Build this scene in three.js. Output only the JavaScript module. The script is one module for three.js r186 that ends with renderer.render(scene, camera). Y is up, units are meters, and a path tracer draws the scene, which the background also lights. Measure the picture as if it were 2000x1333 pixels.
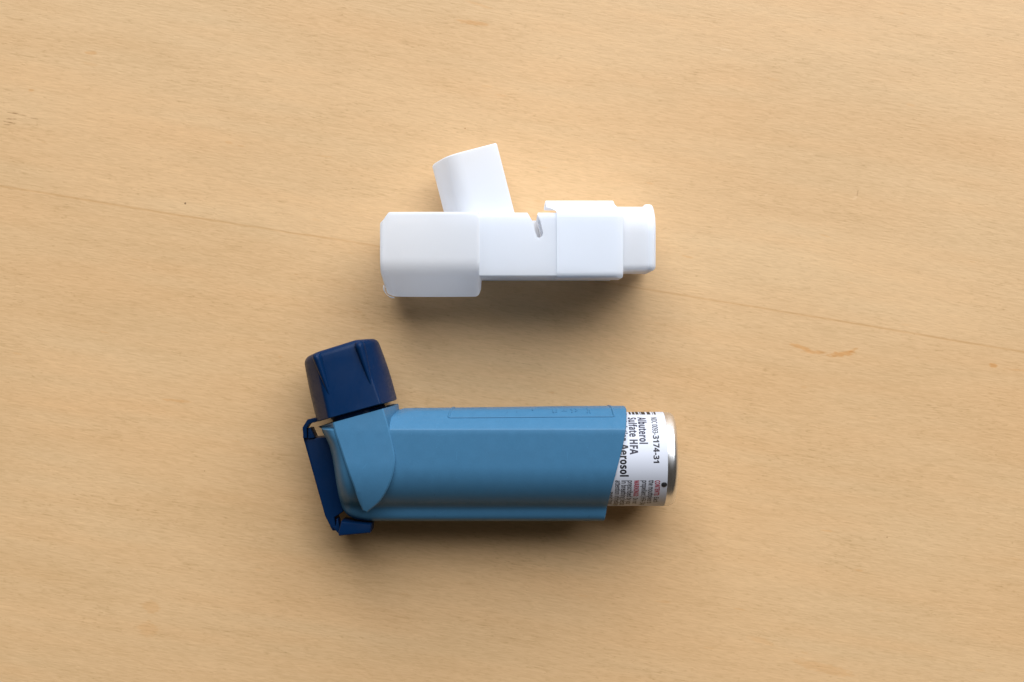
import * as THREE from 'three';
import { mergeVertices, toCreasedNormals } from 'three/addons/utils/BufferGeometryUtils.js';
import { RectAreaLightUniformsLib } from 'three/addons/lights/RectAreaLightUniformsLib.js';
import { Brush, Evaluator, SUBTRACTION } from 'three-bvh-csg';

// ---------------------------------------------------------------- camera, light, exposure
const scene = new THREE.Scene();
const renderer = new THREE.WebGLRenderer({ antialias: true });
renderer.toneMapping = THREE.LinearToneMapping;
renderer.toneMappingExposure = 1.0;
renderer.shadowMap.enabled = true;

const camera = new THREE.PerspectiveCamera(27, 1024 / 682, 0.02, 10);   // looks straight down on the table from 36 cm
camera.position.set(0, 0.36, 0);
camera.up.set(0, 0, -1);
camera.lookAt(0, 0, 0);

RectAreaLightUniformsLib.init();
scene.background = new THREE.Color().setRGB(0.058, 0.049, 0.039);          // dim daylight of the room all round
const windowLight = new THREE.RectAreaLight(new THREE.Color().setRGB(0.97, 0.99, 1.02), 5.6, 3.6, 3.0);   // window beyond the table's far edge
windowLight.position.set(0.5, 1.58, -1.96);
windowLight.lookAt(0, 0, 0);
scene.add(windowLight);

// ---------------------------------------------------------------- helpers (all shapes are written in millimetres)
const MM = 0.001;
const HC = 13.4;                                                          // height of the inhaler's parting plane above the table
function rng(seed) { let s = seed >>> 0; return () => { s = (s + 0x6D2B79F5) >>> 0; let t = s; t = Math.imul(t ^ (t >>> 15), t | 1); t ^= t + Math.imul(t ^ (t >>> 7), t | 61); return ((t ^ (t >>> 14)) >>> 0) / 4294967296; }; }
const NT = new Float32Array(65536); { const r = rng(11); for (let i = 0; i < 65536; i++) NT[i] = r(); }
function vn(x, y, o = 0) {
  const xi = Math.floor(x), yi = Math.floor(y); let fx = x - xi, fy = y - yi;
  fx = fx * fx * (3 - 2 * fx); fy = fy * fy * (3 - 2 * fy);
  const h = (a, b) => NT[((a * 7919 + b * 104729 + o * 1543 + ((a * b) & 1023) * 31) & 65535)];
  const a = h(xi, yi), b = h(xi + 1, yi), c = h(xi, yi + 1), d = h(xi + 1, yi + 1);
  return a + (b - a) * fx + (c - a) * fy + (a - b - c + d) * fx * fy;
}
const lerp = (a, b, t) => a + (b - a) * t;
const smooth = (a, b, x) => { const t = Math.min(1, Math.max(0, (x - a) / (b - a))); return t * t * (3 - 2 * t); };
function curve1(pts) {                                                    // piecewise smooth y(x)
  return (x) => {
    if (x <= pts[0][0]) return pts[0][1];
    for (let i = 1; i < pts.length; i++) if (x <= pts[i][0]) {
      const p0 = pts[Math.max(0, i - 2)], p1 = pts[i - 1], p2 = pts[i], p3 = pts[Math.min(pts.length - 1, i + 1)];
      const w = p2[0] - p1[0], t = (x - p1[0]) / w, m1 = w * (p2[1] - p0[1]) / (p2[0] - p0[0]), m2 = w * (p3[1] - p1[1]) / (p3[0] - p1[0]);
      return (2 * t ** 3 - 3 * t ** 2 + 1) * p1[1] + (t ** 3 - 2 * t ** 2 + t) * m1 + (3 * t ** 2 - 2 * t ** 3) * p2[1] + (t ** 3 - t ** 2) * m2;
    }
    return pts[pts.length - 1][1];
  };
}
function path(pts, n) {                                                   // n samples of a smooth curve through [x, z] points
  const c = new THREE.CatmullRomCurve3(pts.map(([x, z]) => new THREE.Vector3(x, 0, z)), false, 'centripetal');
  return Array.from({ length: n }, (_, i) => { const p = c.getPoint(i / (n - 1)); return [p.x, p.z]; });
}
function fillet(loop, r, n = 3) {                                         // rounds the corners of a closed polygon of [x,y,z]
  const out = [], N = loop.length;
  for (let i = 0; i < N; i++) {
    const p = loop[i], a = loop[(i + N - 1) % N], b = loop[(i + 1) % N], rr = Array.isArray(r) ? r[i] : r;
    const toward = (q) => { const d = q.map((v, k) => v - p[k]), l = Math.hypot(...d), s = Math.min(rr, l * 0.45) / l; return p.map((v, k) => v + d[k] * s); };
    const s = toward(a), e = toward(b);
    for (let k = 0; k <= n; k++) { const t = k / n; out.push(p.map((v, j) => (1 - t) ** 2 * s[j] + 2 * t * (1 - t) * v + t * t * e[j])); }
  }
  return out;
}
function loft(rows, { closed = true, capStart = false, capEnd = false, crease = 0.6 } = {}) {
  const pos = [], idx = [], n = rows[0].length;
  for (const r of rows) for (const p of r) pos.push(...p);
  for (let i = 0; i < rows.length - 1; i++) for (let j = 0; j < (closed ? n : n - 1); j++) {
    const a = i * n + j, b = i * n + (j + 1) % n, c = a + n, d = b + n;
    idx.push(a, b, d, a, d, c);
  }
  const cap = (i, flip) => {
    const c = [0, 0, 0]; for (const p of rows[i]) for (let k = 0; k < 3; k++) c[k] += p[k] / n;
    const ci = pos.length / 3; pos.push(...c);
    for (let j = 0; j < n; j++) { const a = i * n + j, b = i * n + (j + 1) % n; flip ? idx.push(ci, b, a) : idx.push(ci, a, b); }
  };
  if (capStart) cap(0, true);
  if (capEnd) cap(rows.length - 1, false);
  let g = new THREE.BufferGeometry();
  g.setAttribute('position', new THREE.Float32BufferAttribute(pos, 3)); g.setIndex(idx);
  g = outward(g);
  return finish(g, crease);
}
function outward(g) {                                                     // turn the faces outwards
  const p = g.attributes.position, ix = g.index.array; let v = 0;
  const A = new THREE.Vector3(), B = new THREE.Vector3(), C = new THREE.Vector3();
  g.computeBoundingBox(); const o = g.boundingBox.getCenter(new THREE.Vector3());
  for (let i = 0; i < ix.length; i += 3) { A.fromBufferAttribute(p, ix[i]).sub(o); B.fromBufferAttribute(p, ix[i + 1]).sub(o); C.fromBufferAttribute(p, ix[i + 2]).sub(o); v += A.dot(B.cross(C)); }
  if (v < 0) for (let i = 0; i < ix.length; i += 3) { const t = ix[i]; ix[i] = ix[i + 1]; ix[i + 1] = t; }
  return g;
}
function finish(g, crease = 0.6) {                                        // crease the normals, box-map uv in metres, mm -> m
  let q = mergeVertices(g, 1e-4);
  q.deleteAttribute('normal'); q = toCreasedNormals(q, crease);
  const p = q.attributes.position, nn = q.attributes.normal, uv = new Float32Array(p.count * 2);
  for (let i = 0; i < p.count; i++) {
    const ax = Math.abs(nn.getX(i)), ay = Math.abs(nn.getY(i)), az = Math.abs(nn.getZ(i));
    const [u, w] = ay >= ax && ay >= az ? [p.getX(i), p.getZ(i)] : ax >= az ? [p.getZ(i), p.getY(i)] : [p.getX(i), p.getY(i)];
    uv[2 * i] = u / 40; uv[2 * i + 1] = w / 40;
  }
  q.setAttribute('uv', new THREE.BufferAttribute(uv, 2));
  q.scale(MM, MM, MM); return q;
}
function prismRaw(pts, y0, y1, bevel = 0.4) {                             // outline of [x, z] standing between two heights
  const s = new THREE.Shape(pts.map(([x, z]) => new THREE.Vector2(x, -z)));
  const g = new THREE.ExtrudeGeometry(s, { depth: y1 - y0 - 2 * bevel, bevelEnabled: bevel > 0, bevelThickness: bevel, bevelSize: bevel, bevelOffset: -bevel, bevelSegments: 3, steps: 1, curveSegments: 8 });
  g.rotateX(-Math.PI / 2); g.translate(0, y0 + bevel, 0); return g;
}
const prism = (pts, y0, y1, bevel = 0.4, crease = 0.5) => finish(noUv(prismRaw(pts, y0, y1, bevel)), crease);
function noUv(g) { g.deleteAttribute('uv'); return g; }
function alongX(sec, x0, x1, bevel = 0.3, hole) {                         // cross-section of [z, height] drawn along x
  const s = new THREE.Shape(sec.map(([z, h]) => new THREE.Vector2(-z, h)));
  if (hole) s.holes.push(new THREE.Path(hole.map(([z, h]) => new THREE.Vector2(-z, h))));
  const g = new THREE.ExtrudeGeometry(s, { depth: x1 - x0 - 2 * bevel, bevelEnabled: bevel > 0, bevelThickness: bevel, bevelSize: bevel, bevelOffset: -bevel, bevelSegments: 3, steps: 1 });
  g.rotateY(Math.PI / 2); g.translate(x0 + bevel, 0, 0); return g;
}
function roundSec(pts, r, n = 5) { return fillet(pts.map(([z, h]) => [z, h, 0]), r, n).map(([z, h]) => [z, h]); }
function mesh(name, geo, mat, parent, base) {
  const m = new THREE.Mesh(geo, mat); m.name = name; m.castShadow = m.receiveShadow = true;
  if (base) m.geometry.translate(-base[0] * MM, 0, -base[1] * MM);
  parent.add(m); return m;
}
function thing(name, label, category, [x, z]) {
  const g = new THREE.Group(); g.name = name; g.position.set(x * MM, 0, z * MM); g.userData = { label, category }; scene.add(g); return g;
}

// ---------------------------------------------------------------- materials
function dataTex(w, h, fill, srgb) {
  const d = new Uint8Array(w * h * 4);
  for (let y = 0; y < h; y++) for (let x = 0; x < w; x++) { const c = fill(x, y), i = (y * w + x) * 4; d[i] = c[0]; d[i + 1] = c[1]; d[i + 2] = c[2]; d[i + 3] = 255; }
  const t = new THREE.DataTexture(d, w, h); t.magFilter = THREE.LinearFilter; t.minFilter = THREE.LinearMipmapLinearFilter; t.generateMipmaps = true;
  t.wrapS = t.wrapT = THREE.MirroredRepeatWrapping; if (srgb) t.colorSpace = THREE.SRGBColorSpace; t.needsUpdate = true; return t;
}
const grain = dataTex(512, 512, (x, y) => { const v = 255 * (0.5 * vn(x / 3, y / 3, 3) + 0.3 * vn(x / 9, y / 9, 4) + 0.2 * vn(x / 60, y / 60, 5)); return [v, v, v]; });
const wear = dataTex(512, 512, (x, y) => { const v = 255 * (0.55 + 0.25 * vn(x / 50, y / 50, 8) + 0.2 * vn(x / 4, y / 14, 9)); return [v, v, v]; });
const dimple = dataTex(512, 512, (x, y) => { const v = 255 * (0.75 * vn(x / 90, y / 90, 41) + 0.25 * vn(x / 40, y / 40, 42)); return [v, v, v]; });
const scuff = (() => {                                                    // moulded plastic: slight mottling, dust specks and short scratches
  const n = 1024, a = new Float32Array(n * n), r = rng(5);
  for (let y = 0; y < n; y++) for (let x = 0; x < n; x++) a[y * n + x] = 0.77 + 0.02 * vn(x / 40, y / 40, 51) + 0.02 * vn(x / 5, y / 5, 52);
  for (let k = 0; k < 34; k++) {
    let x = r() * n, y = r() * n, t = r() * 6.28, up = r() < 0.65, len = r() < 0.6 ? 2 : 10 + 50 * r();
    for (let i = 0; i < len; i++) { x += Math.cos(t); y += Math.sin(t); t += 0.02 * (r() - 0.5); for (let d = 0; d < 6; d++) { const q = ((Math.round(y + (d >> 1) - 1) & (n - 1)) * n) + (Math.round(x + (d & 1)) & (n - 1)); a[q] += up ? (len < 3 ? 0.13 : 0.022) : -0.07; } }
  }
  return dataTex(n, n, (x, y) => { const v = 255 * Math.max(0.4, Math.min(1, a[y * n + x])); return [v, v, v]; }, true);
})();
const lin = (r, g, b) => new THREE.Color().setRGB(r, g, b);
const blue = new THREE.MeshPhysicalMaterial({ color: lin(0.085, 0.272, 0.49), map: scuff, specularIntensity: 0.35, roughness: 0.5, roughnessMap: wear, bumpMap: grain, bumpScale: 0.000006 });
const navy = new THREE.MeshPhysicalMaterial({ color: lin(0.002, 0.028, 0.105), map: scuff, specularIntensity: 0.24, roughness: 0.48, roughnessMap: wear, bumpMap: grain, bumpScale: 0.000006 });
const white = new THREE.MeshPhysicalMaterial({ color: lin(0.915, 0.945, 0.99), roughness: 0.92, transmission: 0.58, thickness: 0, ior: 1.45, bumpMap: dimple, bumpScale: 0.00008 });
const alu = new THREE.MeshPhysicalMaterial({ color: lin(0.78, 0.79, 0.81), metalness: 1, roughness: 0.42, roughnessMap: wear });
const clear = new THREE.MeshPhysicalMaterial({ color: lin(0.85, 0.87, 0.9), roughness: 0.15 });

// ---------------------------------------------------------------- table top
{
  const W = 2048, H = 1536, MW = 300, MH = 225, ca = Math.cos(0.161), sa = Math.sin(0.161);
  // marks in the wood: [x, z, length, width, turn, r, g, b multipliers, strength] in mm on the table
  const marks = [];
  const toG = (x, z) => [x * ca + z * sa, -x * sa + z * ca];
  const stain = (px, pz, len, wid, turn, mul, k) => { const [g, c] = toG(px, pz); marks.push([g, c, len, wid, turn - 0.161, mul, k]); };
  const orange = [0.93, 0.77, 0.57], brown = [0.5, 0.42, 0.34], pale = [1.09, 1.13, 1.2];
  for (const m of [
    [73.0, 1.6, 3.0, 0.55, 0.30, orange, 0.9], [76.5, 2.9, 3.2, 0.5, 0.05, orange, 0.8], [83.4, 3.3, 3.6, 0.75, -0.12, orange, 1.2], [86.4, 2.4, 1.7, 0.4, -0.5, orange, 0.7],
    [121.9, 6.3, 1.3, 0.55, 0.25, orange, 1.2], [128, 7.4, 4, 0.25, 0.1, orange, 0.4],
    [-10.0, -80.6, 4.6, 0.6, 0.13, orange, 0.7], [-8.4, -85.2, 4.0, 0.35, 0.3, orange, 0.4], [-106.9, -73, 1.8, 0.5, 0.05, orange, 0.6], [-85.0, 15.2, 4.2, 0.4, 0.1, orange, 0.55],
    [-91.6, 67.5, 2.6, 1.6, 0.3, orange, 0.35], [-92.6, 73, 2.8, 2.2, 0.2, orange, 0.3], [-122, -63.5, 0.9, 0.4, 0, orange, 0.6], [79, 83, 9, 1.4, 0.25, orange, 0.35], [63, 76, 4, 0.8, 0.3, orange, 0.25],
    [-126.6, -57.7, 2.0, 0.14, 0.10, brown, 0.9], [-124.2, -57.2, 1.6, 0.1, 0.16, brown, 0.6], [-121.4, -56.4, 1.2, 0.10, 0.2, brown, 0.7], [-127.0, -56.2, 1.5, 0.16, 0.05, brown, 0.7], [-127.3, -55.3, 1.8, 0.14, 0.2, brown, 0.8], [-127.8, -54.8, 1.2, 0.1, 0.1, brown, 0.6],
    [-82.9, -34.8, 0.26, 0.24, 0, [0.25, 0.22, 0.2], 1.4], [95, 49.8, 0.2, 0.18, 0, brown, 1.2], [31, 38, 0.2, 0.16, 0, brown, 0.9], [-78, 33, 0.18, 0.15, 0, brown, 0.8], [-12, -53.8, 0.2, 0.2, 0, [0.6, 0.45, 0.3], 1],
    [53.8, -73.9, 2.3, 0.3, 0.2, pale, 0.9], [86.8, -36.2, 0.8, 0.4, -0.6, pale, 0.8], [87.5, -37.4, 0.14, 0.9, 0.2, brown, 0.5], [64.4, -37, 0.7, 0.22, -0.5, pale, 0.6], [38.4, -28.3, 0.9, 0.4, -0.6, [0.85, 0.83, 0.8], 0.6],
    [-74.5, -47, 2.6, 0.1, 0.6, pale, 0.5], [-36, -82, 2, 0.2, 0.4, pale, 0.3],
  ]) stain(...m);
  { const r = rng(77); for (let i = 0; i < 130; i++) marks.push([(r() - 0.5) * 296, (r() - 0.5) * 220, 0.5 + 1.6 * r(), 0.12 + 0.28 * r(), (r() - 0.5) * 0.2, orange, 0.15 + 0.4 * r() * r()]); }
  const buf = new Float32Array(W * H * 3), relief = new Float32Array(W * H);
  const base = [217, 180, 134].map((v) => { v /= 255; return v <= 0.04045 ? v / 12.92 : ((v + 0.055) / 1.055) ** 2.4; });
  for (let y = 0; y < H; y++) for (let x = 0; x < W; x++) {
    const g = (x / W - 0.5) * MW; let c = (0.5 - y / H) * MH;            // mm along and across the grain
    const warp = 2.4 * (vn(g / 70, c / 40, 20) - 0.5) + 0.35 * (vn(g / 16, c / 8, 21) - 0.5);
    const cw = c + warp, gw = g + 2.2 * vn(g / 3, c / 0.9, 22);
    const f1 = vn(gw / 2.2, cw / 0.2, 1), f2 = vn(gw / 4.5, cw / 0.34, 2), f3 = vn(gw / 1.3, cw / 0.17, 3), fl = vn(gw / 14, cw / 1.6, 4), cloud = vn(g / 34, cw / 11, 5), broad = vn(g / 80, cw / 34, 6);
    const speck = Math.pow(vn(gw / 1.9, cw / 0.21, 7), 5), pore = Math.pow(vn(gw / 1.1, cw / 0.16, 9), 7), pit = smooth(0.55, 0.9, vn(gw / 9, cw / 3, 10));
    let t = 0.06 * (f1 - 0.5) + 0.03 * (f2 - 0.5) + 0.09 * (f3 - 0.5) + 0.04 * (fl - 0.5) + 0.06 * (cloud - 0.5) + 0.045 * (broad - 0.5) - 0.13 * speck * (0.4 + 0.5 * pit) - 0.24 * pore * (0.5 + 0.5 * pit);
    let warm = 0.5 * (vn(g / 22, cw / 3.2, 12) - 0.5) + 0.5 * (vn(g / 48, cw / 17, 13) - 0.5);
    // joint between two veneer leaves, a thin darker line that wanders a little
    const line = c + 18.05 + 0.7 * (vn(g / 40, 3.3, 14) - 0.5) + 0.2 * (vn(g / 6, 1.7, 15) - 0.5);
    const jl = Math.exp(-((line / 0.22) ** 2)) * (0.5 + 0.75 * vn(g / 11, 7.7, 16)), below = 1 / (1 + Math.exp(-line / 0.35));
    t -= 0.018 * below + 0.15 * jl; warm += 0.18 * below + 0.9 * jl;
    const i = y * W + x, m = 1 + t;
    buf[3 * i] = base[0] * m * (1 + 0.012 * warm); buf[3 * i + 1] = base[1] * m * (1 - 0.06 * warm + 0.12 * Math.min(0, t)); buf[3 * i + 2] = base[2] * m * (1 - 0.13 * warm + 0.55 * Math.min(0, t));
    relief[i] = 0.5 + 0.5 * (f1 - 0.5) + 0.3 * (f3 - 0.5) - 0.5 * pore - 0.3 * speck - 0.3 * jl;
  }
  for (const [g0, c0, len, wid, turn, mul, k] of marks) {
    const ct = Math.cos(turn), st = Math.sin(turn), R = Math.max(len, wid) * 1.6, sc = W / MW;
    const x0 = Math.floor((g0 / MW + 0.5) * W - R * sc), x1 = x0 + 2 * R * sc, y0 = Math.floor((0.5 - c0 / MH) * H - R * sc), y1 = y0 + 2 * R * sc;
    for (let y = Math.max(0, y0); y < Math.min(H, y1); y++) for (let x = Math.max(0, x0); x < Math.min(W, x1); x++) {
      const dg = (x / W - 0.5) * MW - g0, dc = (0.5 - y / H) * MH - c0, a = (dg * ct + dc * st) / len, b = (-dg * st + dc * ct) / wid;
      const q = a * a + b * b + 0.9 * (vn(dg / 0.9 + c0, dc / 0.3 + g0, 30) - 0.5), w = k * (1 - smooth(0.25, 1.15, q)); if (w <= 0) continue;
      const i = (y * W + x) * 3; for (let j = 0; j < 3; j++) buf[i + j] *= lerp(1, mul[j], Math.min(1, w));
    }
  }
  const enc = (v) => { v = Math.max(0, Math.min(1, v)); return 255 * (v <= 0.0031308 ? 12.92 * v : 1.055 * v ** (1 / 2.4) - 0.055); };
  const woodMap = dataTex(W, H, (x, y) => { const i = (y * W + x) * 3; return [enc(buf[i]), enc(buf[i + 1]), enc(buf[i + 2])]; }, true);
  const woodBump = dataTex(W, H, (x, y) => { const v = 255 * Math.max(0, Math.min(1, relief[y * W + x])); return [v, v, v]; });
  const wood = new THREE.MeshPhysicalMaterial({ color: lin(0.88, 0.88, 0.88), map: woodMap, bumpMap: woodBump, bumpScale: 0.000022, roughness: 0.46, ior: 1.45 });
  const g = new THREE.BoxGeometry(0.9, 0.024, 0.64), p = g.attributes.position, uv = g.attributes.uv;
  for (let i = 0; i < p.count; i++) {
    const x = p.getX(i) / MM, z = p.getZ(i) / MM + p.getY(i) / MM, [gg, cc] = toG(x, z - 12);
    uv.setXY(i, 0.5 + gg / MW, 0.5 - cc / MH);
  }
  g.translate(0, -0.012, 0);
  const top = mesh('table_top', g, wood, scene);
  top.userData = { label: 'pale birch table top with fine grain and a veneer joint', category: 'table top', kind: 'structure' };
}

// ---------------------------------------------------------------- blue inhaler
const IB = [-6, 28.4];
const inhaler = thing('inhaler', 'blue plastic inhaler lying on its side with a navy dust cap', 'inhaler', IB);
{
  // cross-section of the body: [z, height above the parting plane], front (mouthpiece side) to back
  const prof = [];
  for (const h of [0, 2, 4]) prof.push([15.85 + 0.012 * h * h, h]);        // flat front, then a wide chamfer that bows a little
  for (let i = 0; i <= 11; i++) { const t = i / 11; prof.push([(1 - t) ** 2 * 16.2 + 2 * t * (1 - t) * 17.75 + t * t * 20.55, (1 - t) ** 2 * 5.5 + 2 * t * (1 - t) * 8.85 + t * t * 12.05]); }
  prof.push([20.66, 12.16], [20.8, 12.26], [21.0, 12.32]);
  for (let i = 1; i <= 8; i++) prof.push([lerp(21.0, 29.6, i / 8), lerp(12.32, 11.97, (i / 8) ** 1.5)]);
  for (let i = 1; i <= 16; i++) { const a = lerp(4, 59, i / 16) * Math.PI / 180; prof.push([28.75 + 12.0 * Math.sin(a), 12.0 * Math.cos(a)]); }
  const q0 = prof[prof.length - 1];
  for (let i = 1; i <= 8; i++) { const t = i / 8; prof.push([(1 - t) ** 2 * q0[0] + 2 * t * (1 - t) * 39.9 + t * t * 40.9, (1 - t) ** 2 * q0[1] + 2 * t * (1 - t) * 4.6 + t * t * 4.35]); }
  prof.push([41.2, 4.25], [41.9, 4.1], [42.6, 3.75], [43.15, 3.2], [43.55, 2.4], [43.75, 1.3]);
  prof.push([43.8, 0]);
  const ring = [...prof.map(([z, h]) => [z, h]), ...prof.slice(1, -1).reverse().map(([z, h]) => [z, -h])];
  const xl = curve1([[15.8, -26], [17, -30], [18, -33], [19, -38], [19.8, -42.3], [20.5, -45.4], [21.2, -46.3], [22.5, -45.6], [25, -44.4], [28, -43.6], [31, -43.1], [34.1, -42.7], [37.9, -42.1], [41, -41.2], [42.6, -39.8], [43.5, -37.8], [43.8, -36]]);
  const xr = curve1([[15.8, 27.6], [18, 27.35], [20.8, 26.9], [24.6, 26.15], [27.6, 25.4], [31.2, 24.5], [35, 23.6], [39, 23.0], [43.8, 22.5]]);
  const ks = [0, 0.02, 0.06, 0.14, 0.26, 0.42, 0.62, 0.82, 1];
  const rows = [];
  const R = 4.2;
  const taper = (x, z) => z + 0.55 * smooth(22, 15, z) * smooth(27, -30, x);
  for (let c = 0; c <= 40; c++) rows.push(ring.map(([z, h]) => {
    const a = xl(z), b = xr(z), x = c < 9 ? a + R * ks[c] : lerp(a + R, b - 0.25, (c - 8) / 32), d = Math.min(1, (x - a) / R);
    const f = Math.sqrt(Math.max(0, 1 - (1 - d) ** 2));
    return [x, HC + h * f, taper(x, z)];
  }));
  // lip and inner wall of the open end
  const CZ = 28.75, RI = 11.62;
  const inner = ring.map(([z, h]) => { const a = Math.atan2(h, z - CZ); return [CZ + RI * Math.cos(a), RI * Math.sin(a)]; });
  const mix = (k, inset, back) => ring.map(([z, h], i) => { const [iz, ih] = inner[i], zz = lerp(z, iz, k); return [xr(lerp(z, iz, inset)) - back, HC + lerp(h, ih, k), taper(26, zz)]; });
  rows.push(mix(0.12, 0.1, 0.06), mix(0.3, 0.2, 0), mix(0.8, 0.8, 0), mix(1, 1, 0.15), mix(1, 1, 6), mix(1, 1, 30));
  const body = mesh('body', loft(rows, { crease: 0.55 }), blue, inhaler, IB);
  body.userData.label = 'blue tubular inhaler body with a slanted open end';

  // raised outline of the panel on the front face and the moulded digits in it
  const face = (s) => { const a = s * 13.999, i = Math.floor(a), t = a - i; return [lerp(prof[i][0], prof[i + 1][0], t), lerp(prof[i][1], prof[i + 1][1], t)]; };
  const onFace = (x, s, out) => { const [z, h] = face(Math.abs(s)), [z2, h2] = face(Math.min(1, Math.abs(s) + 0.02)), l = Math.hypot(z2 - z, h2 - h), sg = s < 0 ? -1 : 1; return [x, HC + sg * (h + out * (z2 - z) / l), taper(x, z) - out * (h2 - h) / l]; };
  const stroke = (pts, w, hgt) => {                                       // a raised bead that follows the face; pts are [x, s]
    const rws = pts.map(([x, s], i) => {
      const p = pts[Math.max(0, i - 1)], q = pts[Math.min(pts.length - 1, i + 1)];
      const dx = q[0] - p[0], ds = (q[1] - p[1]) * 13, l = Math.hypot(dx, ds) || 1, nx = -ds / l, ns = dx / l / 13;
      return [[-1, -0.15], [-0.6, 0.8], [0, 1], [0.6, 0.8], [1, -0.15]].map(([a, b]) => onFace(x + nx * a * w, s + ns * a * w, b * hgt));
    });
    return loft(rws, { capStart: true, capEnd: true, crease: 0.5 });
  };
  const frame = [];
  for (let i = 0; i <= 6; i++) frame.push([lerp(-14.1, -15.0, i / 6), lerp(-0.25, 0.5, i / 6)]);
  frame.push([-15.1, 0.55], [-14.9, 0.59], [-14.5, 0.6]);
  for (let i = 1; i <= 12; i++) frame.push([lerp(-14.5, 23.8, i / 12), 0.6]);
  frame.push([24.2, 0.59], [24.35, 0.56], [24.3, 0.52]);
  for (let i = 1; i <= 6; i++) frame.push([lerp(24.3, 23.6, i / 6), lerp(0.52, -0.25, i / 6)]);
  mesh('panel_frame', stroke(frame, 0.28, 0.22), blue, inhaler, IB);
  const d = [[[9.9, 0.26], [9.9, 0.42]], [[10.7, 0.27], [10.7, 0.4], [10.2, 0.41]], [[11.9, 0.34], [13.2, 0.34]], [[12.5, 0.28], [12.6, 0.34]], [[14.1, 0.24], [14.6, 0.34], [14.3, 0.42]], [[15.1, 0.27], [15.7, 0.3], [15.2, 0.38]], [[17.9, 0.2], [18.2, 0.32], [18.0, 0.44]], [[18.6, 0.3], [18.7, 0.45]], [[4.9, 0.22], [4.95, 0.3]]];
  for (const s of d) mesh('moulded_digit', stroke(s, 0.18, 0.15), blue, inhaler, IB);

  // mouthpiece: skirt that runs over the body's sides as a pointed leaf
  const N = 30;
  const Lc = path([[-42.2, 19.2], [-41.6, 21.6], [-40.6, 24.4], [-39.6, 27.4], [-38.4, 31], [-37.2, 34.5], [-36.3, 37.8], [-35.5, 40.0]], N);
  const Rc = path([[-30.3, 15.9], [-29.0, 20.2], [-28.1, 24], [-27.5, 27.7], [-27.9, 31], [-29.2, 34.6], [-31.5, 38.2], [-34.3, 40.6]], N);
  const Lo = path([[-47.3, 20.9], [-44.4, 22.6], [-41.8, 25.0], [-40.0, 27.7], [-38.6, 31], [-37.3, 34.5], [-36.4, 37.8], [-35.6, 40.0]], N);
  const Ro = path([[-27.7, 15.4], [-27.2, 19.8], [-27.4, 24], [-27.2, 27.7], [-27.6, 31], [-28.9, 34.6], [-31.3, 38.3], [-34.25, 40.7]], N);
  const topH = (z) => 12.72 + 0.022 * (Math.min(z, 29) - 19) - 0.026 * Math.max(0, z - 29) ** 2 - 0.05 * Math.max(0, 21.1 - z);
  const mrows = [];
  for (let i = 0; i < N; i++) {
    const [lx, lz] = Lc[i], [rx, rz] = Rc[i], [ax, az] = Lo[i], [bx, bz] = Ro[i];
    const floor = i > 5 ? Math.max(0, topH(Math.max(lz, rz)) - 6.5) : 0;
    const up = [[ax, floor, az], [lerp(ax, lx, 0.3), floor + 5 * smooth(8, 2, i), lerp(az, lz, 0.3)]];
    const w = Math.hypot(rx - lx, rz - lz) || 1, e = Math.min(0.35, w * 0.2) / w;
    up.push([lx, topH(lz) - 0.18, lz]);
    for (const k of [e, 0.25, 0.5, 0.75, 1 - e]) { const z = lerp(lz, rz, k); up.push([lerp(lx, rx, k), topH(z), z]); }
    up.push([rx, topH(rz) - 0.22, rz], [lerp(bx, rx, 0.25), floor + 5 * smooth(8, 2, i), lerp(bz, rz, 0.25)], [bx, floor, bz]);
    mrows.push([...up.map(([x, h, z]) => [x, HC + h, z]), ...up.slice().reverse().map(([x, h, z]) => [x, HC - h - 0.001, z])]);
  }
  const mp = mesh('mouthpiece', loft(mrows, { capStart: true, capEnd: true, crease: 0.45 }), blue, inhaler, IB);
  mp.userData.label = 'mouthpiece skirt ending in a pointed leaf over the body';
  // neck that goes into the dust cap
  const nrow = (k) => { const o = [-0.5 - 3.6 * k, 1.0 - 3.8 * k]; return fillet([[-42.9, -2, 19.0], [-41.2, 10.4, 18.6], [-31.8, 10.4, 15.9], [-29.6, 0, 15.3], [-31.8, -10.4, 15.9], [-41.2, -10.4, 18.6]].map(([x, h, z]) => [x + o[0], HC + h, z + o[1]]), 2.5, 3); };
  mesh('mouthpiece_neck', loft([nrow(0), nrow(1)], { capStart: true, capEnd: true }), navy, inhaler, IB);

  // dust cap
  const B0 = { lo: [-47.6, 19.7], l: [-43.0, 18.2], r: [-30.7, 14.8], ro: [-28.0, 14.3], h: 13.1 };
  const B1 = { lo: [-50.9, 4.2], l: [-46.6, 2.7], r: [-36.3, -0.5], ro: [-32.9, -0.9], h: 11.5 };
  const sec = (q) => {
    const m = (k) => [lerp(B0[k][0], B1[k][0], q), lerp(B0[k][1], B1[k][1], q)], lo = m('lo'), l = m('l'), r = m('r'), ro = m('ro'), h = lerp(B0.h, B1.h, q);
    const bow = 0.35 * Math.sin(Math.PI * Math.min(1, q));
    lo[0] -= bow * 0.6; ro[0] += bow;
    const up = [[lo[0], 0, lo[1]], [lerp(lo[0], l[0], 0.22), h * 0.5, lerp(lo[1], l[1], 0.22)], [l[0], h, l[1]], [r[0], h, r[1]], [lerp(ro[0], r[0], 0.25), h * 0.5, lerp(ro[1], r[1], 0.25)], [ro[0], 0, ro[1]]];
    const loop = [...up, up[4], up[3], up[2], up[1]].map(([x, hh, z], i) => [x, HC + (i > 5 ? -hh : hh), z]);
    return fillet(loop, [2, 2.5, 0.8, 0.6, 2.5, 2, 2.5, 0.6, 0.8, 2.5], 4);
  };
  const crow = [];
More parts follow.
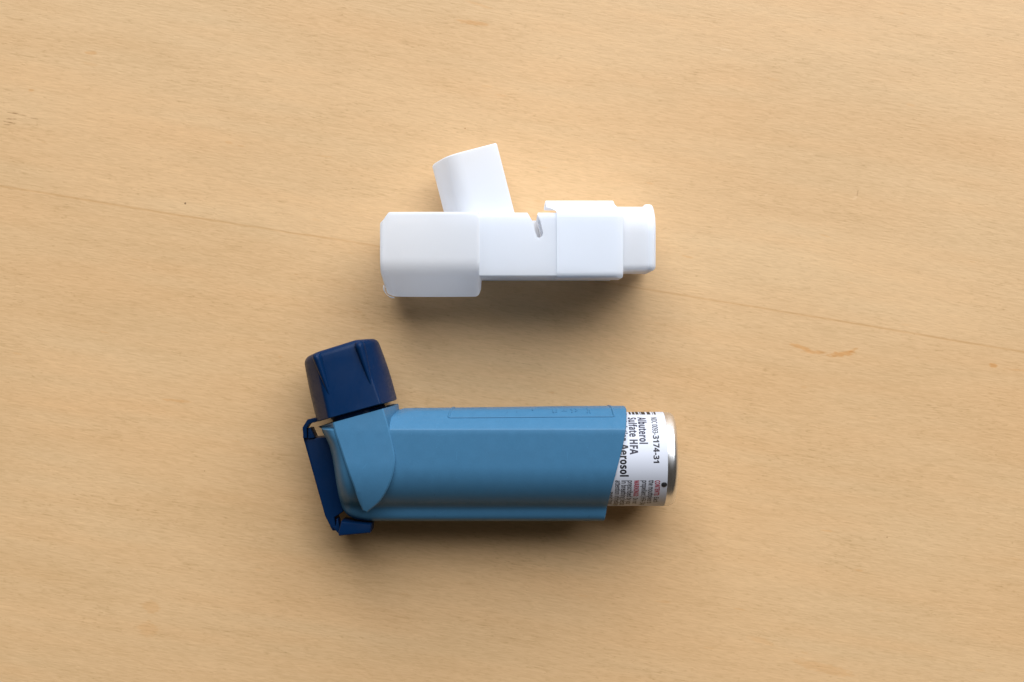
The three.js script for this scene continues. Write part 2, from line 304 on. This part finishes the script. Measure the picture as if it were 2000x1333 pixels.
  const lipIn = (row, k) => { const c = [0, 0, 0]; row.forEach((p) => p.forEach((v, j) => { c[j] += v / row.length; })); return row.map((p) => { const dd = [p[0] - c[0], p[1] - c[1], p[2] - c[2]], l = Math.hypot(...dd); return p.map((v, j) => v - dd[j] / l * k); }); };
  crow.push(lipIn(sec(0.35), 1.4), lipIn(sec(0), 1.4), lipIn(sec(0), 0.25), sec(0.012));
  for (let i = 1; i <= 8; i++) crow.push(sec(lerp(0.012, 0.9, i / 8)));
  for (let k = 1; k <= 6; k++) { const a = (k / 6) * Math.PI / 2; crow.push(lipIn(sec(0.9 + 0.1 * Math.sin(a)), 1.6 * (1 - Math.cos(a)))); }
  const cap = mesh('dust_cap', loft(crow, { capStart: true, capEnd: true, crease: 0.7 }), navy, inhaler, IB);
  cap.userData.label = 'navy blue dust cap over the mouthpiece with two grip ribs';
  const rib = (a, b, w0) => {
    const rws = [], ac = [0.955, -0.296];
    for (let i = 0; i <= 14; i++) {
      const t = i / 14, x = lerp(a[0], b[0], t), z = lerp(a[1], b[1], t), q = lerp(0.985, 0.32, t), hb = lerp(B0.h, B1.h, q);
      const f = i === 0 ? 0.55 : 1, hh = 1.75 * (1 - t) ** 0.9 * f, w = w0 * (1 - 0.7 * t) * (i === 0 ? 0.7 : 1);
      const r = [];
      for (let k = 0; k <= 8; k++) { const an = Math.PI * k / 8; r.push([x - ac[0] * w * Math.cos(an), HC + hb - 0.5 + (hh + 0.5) * Math.sin(an) ** 0.8, z - ac[1] * w * Math.cos(an)]); }
      rws.push(r);
    }
    return loft(rws, { capStart: true, capEnd: true, crease: 0.9 });
  };
  mesh('grip_rib', rib([-46.2, 3.0], [-43.0, 12.5], 1.25), navy, cap, IB);
  mesh('grip_rib', rib([-36.2, 0.2], [-33.1, 10.4], 1.3), navy, cap, IB);

  // tether of the dust cap
  const strap = mesh('tether', prism([[-51.0, 23.3], [-49.9, 23.9], [-44.4, 23.3], [-43.3, 25.5], [-42.6, 28], [-42.0, 32], [-41.6, 36.2], [-41.1, 41.6], [-43.3, 43.0], [-43.1, 44.5], [-42.8, 46.3], [-43.8, 46.2], [-45.6, 42.6]], HC - 9, HC + 0.5, 0.3), navy, inhaler, IB);
  strap.userData.label = 'navy tether strap running down behind the inhaler body';
  mesh('hinge', prism([[-47.0, 18.5], [-49.7, 19.1], [-50.9, 21.0], [-50.7, 23.6], [-49.8, 23.6], [-49.9, 21.2], [-49.2, 20.1], [-47.0, 19.5]], HC - 3, HC + 1.6, 0.12), navy, strap, IB);
  mesh('hinge_lip', prism([[-49.6, 21.2], [-49.0, 21.2], [-48.0, 23.5], [-49.6, 23.8]], HC - 5, HC + 1.0, 0.12), navy, strap, IB);
  mesh('hinge', prism([[-43.6, 45.2], [-42.8, 44.9], [-42.6, 43.2], [-42.3, 43.3], [-41.9, 45.8], [-41.2, 46.8], [-42.0, 47.0]], HC - 3, HC + 1.4, 0.08), navy, strap, IB);
  mesh('tether_clip', prism([[-41.2, 43.5], [-33.9, 44.1], [-34.2, 46.3], [-41.8, 47.0], [-41.9, 46.1]], HC - 5, HC + 4.4, 0.5), navy, strap, IB);
}

// ---------------------------------------------------------------- metal canister in the open end
const CB = [31, 28.75];
const canister = thing('canister', 'silver metal canister with printed white label in the open end of the blue inhaler', 'canister', CB);
{
  const cz = 28.75, r = 11.36;
  const lath = (pts, n = 96) => { const rows = pts.map(([x, rr]) => Array.from({ length: n }, (_, i) => { const a = (i / n) * Math.PI * 2; return [x, HC + rr * Math.cos(a), cz + rr * Math.sin(a)]; })); return rows; };
  const prof = [[-8, r], [36.9, r]];
  prof.push([37.0, r + 0.02]);
  for (let k = 0; k <= 8; k++) { const a = (k / 8) * Math.PI / 2; prof.push([37.9 + 1.5 * Math.sin(a), r - 1.5 * (1 - Math.cos(a))]); }
  prof.push([39.2, r - 2.0], [38.6, r - 2.6], [38.0, r - 6]);
  mesh('can', loft(lath(prof), { capStart: true, capEnd: true, crease: 0.6 }), alu, canister, CB);
  // printed label
  const W = 2048, H = 1024, A = 24, X0 = 12.8, X1 = 36.8;                 // arc -A..A mm, along the can X0..X1
  const cv = document.createElement('canvas'); cv.width = W; cv.height = H; const ctx = cv.getContext('2d');
  const kx = W / (2 * A), ky = H / (X1 - X0), U = (a) => (a + A) * kx, V = (x) => (X1 - x) * ky;
  ctx.fillStyle = '#eceef3'; ctx.fillRect(0, 0, W, H);
  const text = (s, a0, a1, x, size, color, weight = '') => {
    ctx.font = `${weight} ${Math.round(size * ky)}px sans-serif`; ctx.fillStyle = color; ctx.textBaseline = 'alphabetic';
    const w = ctx.measureText(s).width; ctx.save(); ctx.translate(U(a0), V(x)); ctx.scale((a1 - a0) * kx / w, 1); ctx.fillText(s, 0, 0); ctx.strokeStyle = color; ctx.lineWidth = size * ky * (weight ? 0.045 : 0.06); ctx.strokeText(s, 0, 0); ctx.restore();
  };
  text('NDC 0093-', -13.1, -6.9, 33.45, 1.75, '#26262e'); text('3174', -6.8, -2.5, 33.45, 1.95, '#1c1c26', 'bold'); text('-31', -2.4, 0.3, 33.45, 1.8, '#1c1c26', 'bold');
  text('Albuterol', -13, -4.4, 30.2, 2.55, '#23223a', 'bold'); text('Sulfate HFA', -13, -2.0, 27.9, 2.55, '#1f1d33', 'bold'); text('Inhalation', -13, -5.2, 25.55, 2.55, '#1f1d33', 'bold'); text('Aerosol', -4.5, 3.5, 25.55, 2.6, '#0d0c16', 'bold');
  const red = '#b3122f', ink = '#1d1b22';
  text('CONTENTS:', 4.3, 9.1, 33.9, 1.6, red, 'bold'); text('Each', 9.5, 12.2, 33.9, 1.5, ink);
  text('the mouthpiece to', 4.3, 12.8, 32.4, 1.7, ink); text('propellant (HFA-134a)', 4.3, 14.3, 30.8, 1.7, ink);
  text('WARNINGS:', 4.3, 9.4, 28.95, 1.6, red, 'bold'); text('Do not', 9.9, 13, 28.95, 1.5, ink);
  text('prescribed by your', 4.3, 13.6, 27.4, 1.7, ink); text('in breathing persists', 4.3, 14.4, 25.95, 1.7, ink); text('attention immediately', 4.3, 15, 24.5, 1.7, ink); text('avoid food', 7.6, 13.6, 23.0, 1.7, ink);
  ctx.fillStyle = '#241d1c';
  let bx = 35.0; for (const [gap, wd] of [[0.2, 0.42], [0.25, 0.16], [0.5, 0.8], [0.45, 0.95], [0.16, 0.2], [0.3, 0.7], [0.22, 0.6], [0.3, 0.5], [0.5, 0.5], [0.4, 0.4], [0.3, 0.2], [0.3, 0.6], [0.3, 0.9], [0.4, 0.4], [0.3, 0.7]]) { bx -= gap; ctx.fillRect(U(-21.5), V(bx), U(-14.7) - U(-21.5), wd * ky); bx -= wd; }
  const tex = new THREE.CanvasTexture(cv); tex.colorSpace = THREE.SRGBColorSpace; tex.anisotropy = 8;
  const paper = new THREE.MeshPhysicalMaterial({ map: tex, roughness: 0.55, color: lin(0.64, 0.66, 0.72) });
  const pos = [], uv = [], nor = [], idx = [], n = 96, rl = r + 0.07;
  for (let j = 0; j < 2; j++) for (let i = 0; i <= n; i++) { const a = lerp(-A, A, i / n), th = a / 11.45; pos.push(j ? X1 : X0, HC + rl * Math.cos(th), cz + rl * Math.sin(th)); nor.push(0, Math.cos(th), Math.sin(th)); uv.push(i / n, j); }
  for (let i = 0; i < n; i++) { const a = i, b = i + 1, c = i + n + 1, e = i + n + 2; idx.push(a, b, e, a, e, c); }
  const lg = new THREE.BufferGeometry(); lg.setAttribute('position', new THREE.Float32BufferAttribute(pos, 3)); lg.setAttribute('normal', new THREE.Float32BufferAttribute(nor, 3)); lg.setAttribute('uv', new THREE.Float32BufferAttribute(uv, 2)); lg.setIndex(idx); lg.scale(MM, MM, MM);
  const lab = mesh('label', lg, paper, canister, CB); lab.userData.label = 'white printed label with black and red lettering';
  // small dark pin-hole plug at the label's edge
  const th = 27.5 * Math.PI / 180, pg = new THREE.SphereGeometry(0.72, 20, 12); pg.scale(1, 0.35, 1); pg.rotateX(th); pg.translate(36.05, HC + 11.4 * Math.cos(th), cz + 11.4 * Math.sin(th)); pg.scale(MM, MM, MM);
  mesh('dark_dot', pg, new THREE.MeshPhysicalMaterial({ color: lin(0.05, 0.05, 0.055), roughness: 0.35, metalness: 0.6 }), canister, CB);
}

// ---------------------------------------------------------------- white inhaler
const WB = [2, -22];
const dry = thing('white_inhaler', 'opaque white plastic inhaler sleeve with tilted mouthpiece tube and a wide end cap', 'inhaler', WB);
{
  const ev = new Evaluator(); ev.useGroups = false; ev.attributes = ['position', 'normal'];
  const brush = (g) => { const q = g.index ? g.toNonIndexed() : g; q.deleteAttribute('uv'); const b = new Brush(q); b.updateMatrixWorld(); return b; };
  const sub = (a, ...bs) => { let r = a; for (const b of bs) r = ev.evaluate(r, b, SUBTRACTION); return r; };
  // long hollow body
  const outer = roundSec([[-30.35, 0.05], [-15.25, 0.05], [-15.35, 25], [-30.4, 25]], [0.6, 0.6, 0.35, 1.6], 6);
  const innerS = roundSec([[-29.1, 9], [-16.5, 9], [-16.6, 23.7], [-29.1, 23.7]], 0.6, 3);
  const bodyG = alongX(outer, -7.75, 24.8, 0.12), hollow = alongX(innerS, -6.5, 40, 0);
  const notch = prismRaw([[3.6, -38], [3.6, -30.35], [4.8, -28.3], [5.45, -25.8], [6.0, -24.5], [6.6, -24.3], [7.2, -24.8], [7.35, -25.6], [6.7, -28.3], [6.0, -29.9], [6.15, -30.35], [6.3, -38]], 2.0, 30, 0);
  const tubeHole = prismRaw([[-14, -36], [-14, -28.5], [-1.5, -28.5], [-1.5, -36]], 4, 20, 0);
  const b = mesh('body', finish(noUv(sub(brush(bodyG), brush(hollow), brush(notch), brush(tubeHole)).geometry), 0.45), white, dry, WB);
  b.userData.label = 'long hollow white body with a curved slit';
  // nozzle seen through the slit
  const ng = new THREE.CylinderGeometry(1.1, 1.1, 4, 24); ng.rotateZ(Math.PI / 2); ng.translate(8.9, 17, -24.2); mesh('nozzle', finish(noUv(ng)), clear, dry, WB);
  // wide end cap
  const zN = curve1([[-31.1, -27.9], [-30.4, -28.6], [-29.7, -29.6], [-29.1, -30.35], [-28.4, -30.45], [-9.6, -30.45], [-8.6, -30.3], [-8.0, -29.9], [-7.6, -29.1]]);
  const zS = curve1([[-31.1, -13.6], [-30.95, -12.9], [-30.75, -12.7], [-30.5, -11.7], [-29.6, -11.2], [-28.4, -10.85], [-9, -10.85], [-8.3, -11.1], [-7.9, -11.7], [-7.6, -12.6]]);
  const xs = [-31.1, -31.0, -30.8, -30.5, -30.2, -29.9, -29.6, -29.2, -28.8, -28.2, -27, -23, -19, -15, -11, -9.6, -9.0, -8.6, -8.2, -7.9, -7.7, -7.6];
  const cr = xs.map((x) => {
    const n = zN(x), s = zS(x), e = Math.max(0, 0.35 - (x + 31.1) * 0.8, 0.4 - (-7.6 - x) * 0.9);
    const t = 25.55 - e, bt = 0.05 + e, edge = Math.min(-16.6, s - 1.5);
    const sec = fillet([[x, bt, n], [x, t, n], [x, t, edge], [x, 13.2, s], [x, 12.4, s], [x, bt, edge]], [0.8, 0.9, 3.2, 0.35, 0.35, 3.2], 6);
    return sec;
  });
  const wc = mesh('end_cap', loft(cr, { capStart: true, capEnd: true, crease: 0.7 }), white, dry, WB);
  wc.userData.label = 'wide white end cap with a bevelled side and a chipped corner';
  // curl of plastic at the chipped corner
  const chip = path([[-31.2, -13.6], [-31.1, -12.4], [-30.6, -11.4], [-29.7, -10.75], [-28.6, -10.55]], 9).map(([x, z], i) => Array.from({ length: 8 }, (_, k) => { const a = k / 8 * Math.PI * 2, rr = 0.5 * Math.sin(Math.PI * (i + 0.6) / 9.2) + 0.06; return [x + rr * Math.cos(a) * 0.7, 14.2 + rr * Math.sin(a), z + rr * Math.cos(a) * 0.7]; }));
  mesh('chip', loft(chip, { capStart: true, capEnd: true, crease: 1 }), white, wc, WB);
  // mouthpiece tube
  const ax = [-0.247, -0.969];
  const tsec = (k, inset) => {
    const o = [ax[0] * k, ax[1] * k];
    // cross-section laid out along the direction square to the axis
    const cs = [[0, 6], [0, 11.8], [4.5, 20.9], [16.55, 21.3], [16.55, 3.4], [4.5, 3.4]];
    const c0 = [-16.6, -31.0], ac = [0.969, -0.247], m = [8.6, 12.4];
    return fillet(cs.map(([u, h]) => { const uu = m[0] + (u - m[0]) * (1 - inset / 8.3), hh = m[1] + (h - m[1]) * (1 - inset / 9); return [c0[0] + ac[0] * uu + o[0], hh, c0[1] + ac[1] * uu + o[1]]; }), [1.6, 2.2, 3.4, 0.35, 0.8, 2], 6);
  };
  const K0 = -6, K1 = 12.6;
  const tr = [tsec(K0, 0), tsec(0, 0), tsec(K1 * 0.5, 0), tsec(K1 - 0.3, 0), tsec(K1, 0.25), tsec(K1, 1.0), tsec(K1 - 0.3, 1.2), tsec(0, 1.2), tsec(K0, 1.2)];
  const tubeB = brush(loftRaw(tr)), cutter = brush(prismRaw([[-40, -29.2], [-40, 5], [20, 5], [20, -29.2]], -5, 40, 0));
  mesh('mouthpiece_tube', finish(noUv(sub(tubeB, cutter).geometry), 0.6), white, dry, WB).userData.label = 'short white mouthpiece tube leaning to one side';
  function loftRaw(rows) {
    const pos = [], idx = [], n = rows[0].length; for (const r of rows) for (const p of r) pos.push(...p);
    for (let i = 0; i < rows.length; i++) for (let j = 0; j < n; j++) { const i2 = (i + 1) % rows.length, a = i * n + j, b2 = i * n + (j + 1) % n, c = i2 * n + j, d = i2 * n + (j + 1) % n; idx.push(a, b2, d, a, d, c); }
    const g = new THREE.BufferGeometry(); g.setAttribute('position', new THREE.Float32BufferAttribute(pos, 3)); g.setIndex(idx); outward(g); g.computeVertexNormals(); return g;
  }
  // sleeve round the far half and its open curved flank
  const arc = []; for (let i = 0; i <= 10; i++) { const t = i / 10 * Math.PI / 2; arc.push([-29.4 - 4.4 * Math.sin(t), 17 + 8.35 * Math.cos(t)]); }
  const arcIn = []; for (let i = 10; i >= 0; i--) { const t = i / 10 * Math.PI / 2; arcIn.push([-29.4 - 3.3 * Math.sin(t), 17 + 7.6 * Math.cos(t)]); }
  const fold = roundSec([[-14.95, 12], [-14.95, 25.3], [-29.4, 25.35]], [0.1, 1.6, 0.1], 5);
  const sleeveSec = [...fold.slice(3, -3), ...arc.slice(1), [-33.8, 4], [-32.7, 4], ...arcIn, [-16.2, 24.6], [-16.2, 12]];
  const sleeveCut = prismRaw([[6, -31.6], [8.7, -31.6], [9.6, -31.2], [10.5, -30.6], [10.6, -10], [6, -10]], -2, 30, 0), stepCut = prismRaw([[23.9, -36], [24.3, -32.4], [25.2, -31.2], [28, -31.2], [28, -36]], -2, 30, 0);
  mesh('sleeve', finish(noUv(sub(brush(alongX(sleeveSec, 8.0, 26.2, 0.25)), brush(sleeveCut), brush(stepCut)).geometry), 0.5), white, dry, WB);
  // end piece that slides in the sleeve
  const endSec = roundSec([[-32.7, 2.2], [-16.8, 2.2], [-16.8, 23.4], [-29, 23.6], [-32.7, 17]], [1.5, 1.5, 1.6, 3.5, 4], 6);
  mesh('end_piece', finish(noUv(alongX(endSec, 18, 33.2, 0.2)), 0.5), white, dry, WB);
  const lipSec = roundSec([[-33.3, 2.2], [-16.78, 2.2], [-16.78, 23.42], [-29, 23.65], [-33.3, 17]], [1.5, 1.5, 1.6, 3.5, 4], 6);
  mesh('end_flange', finish(noUv(alongX(lipSec, 31.9, 34.1, 0.7)), 0.6), white, dry, WB);
}

renderer.render(scene, camera);
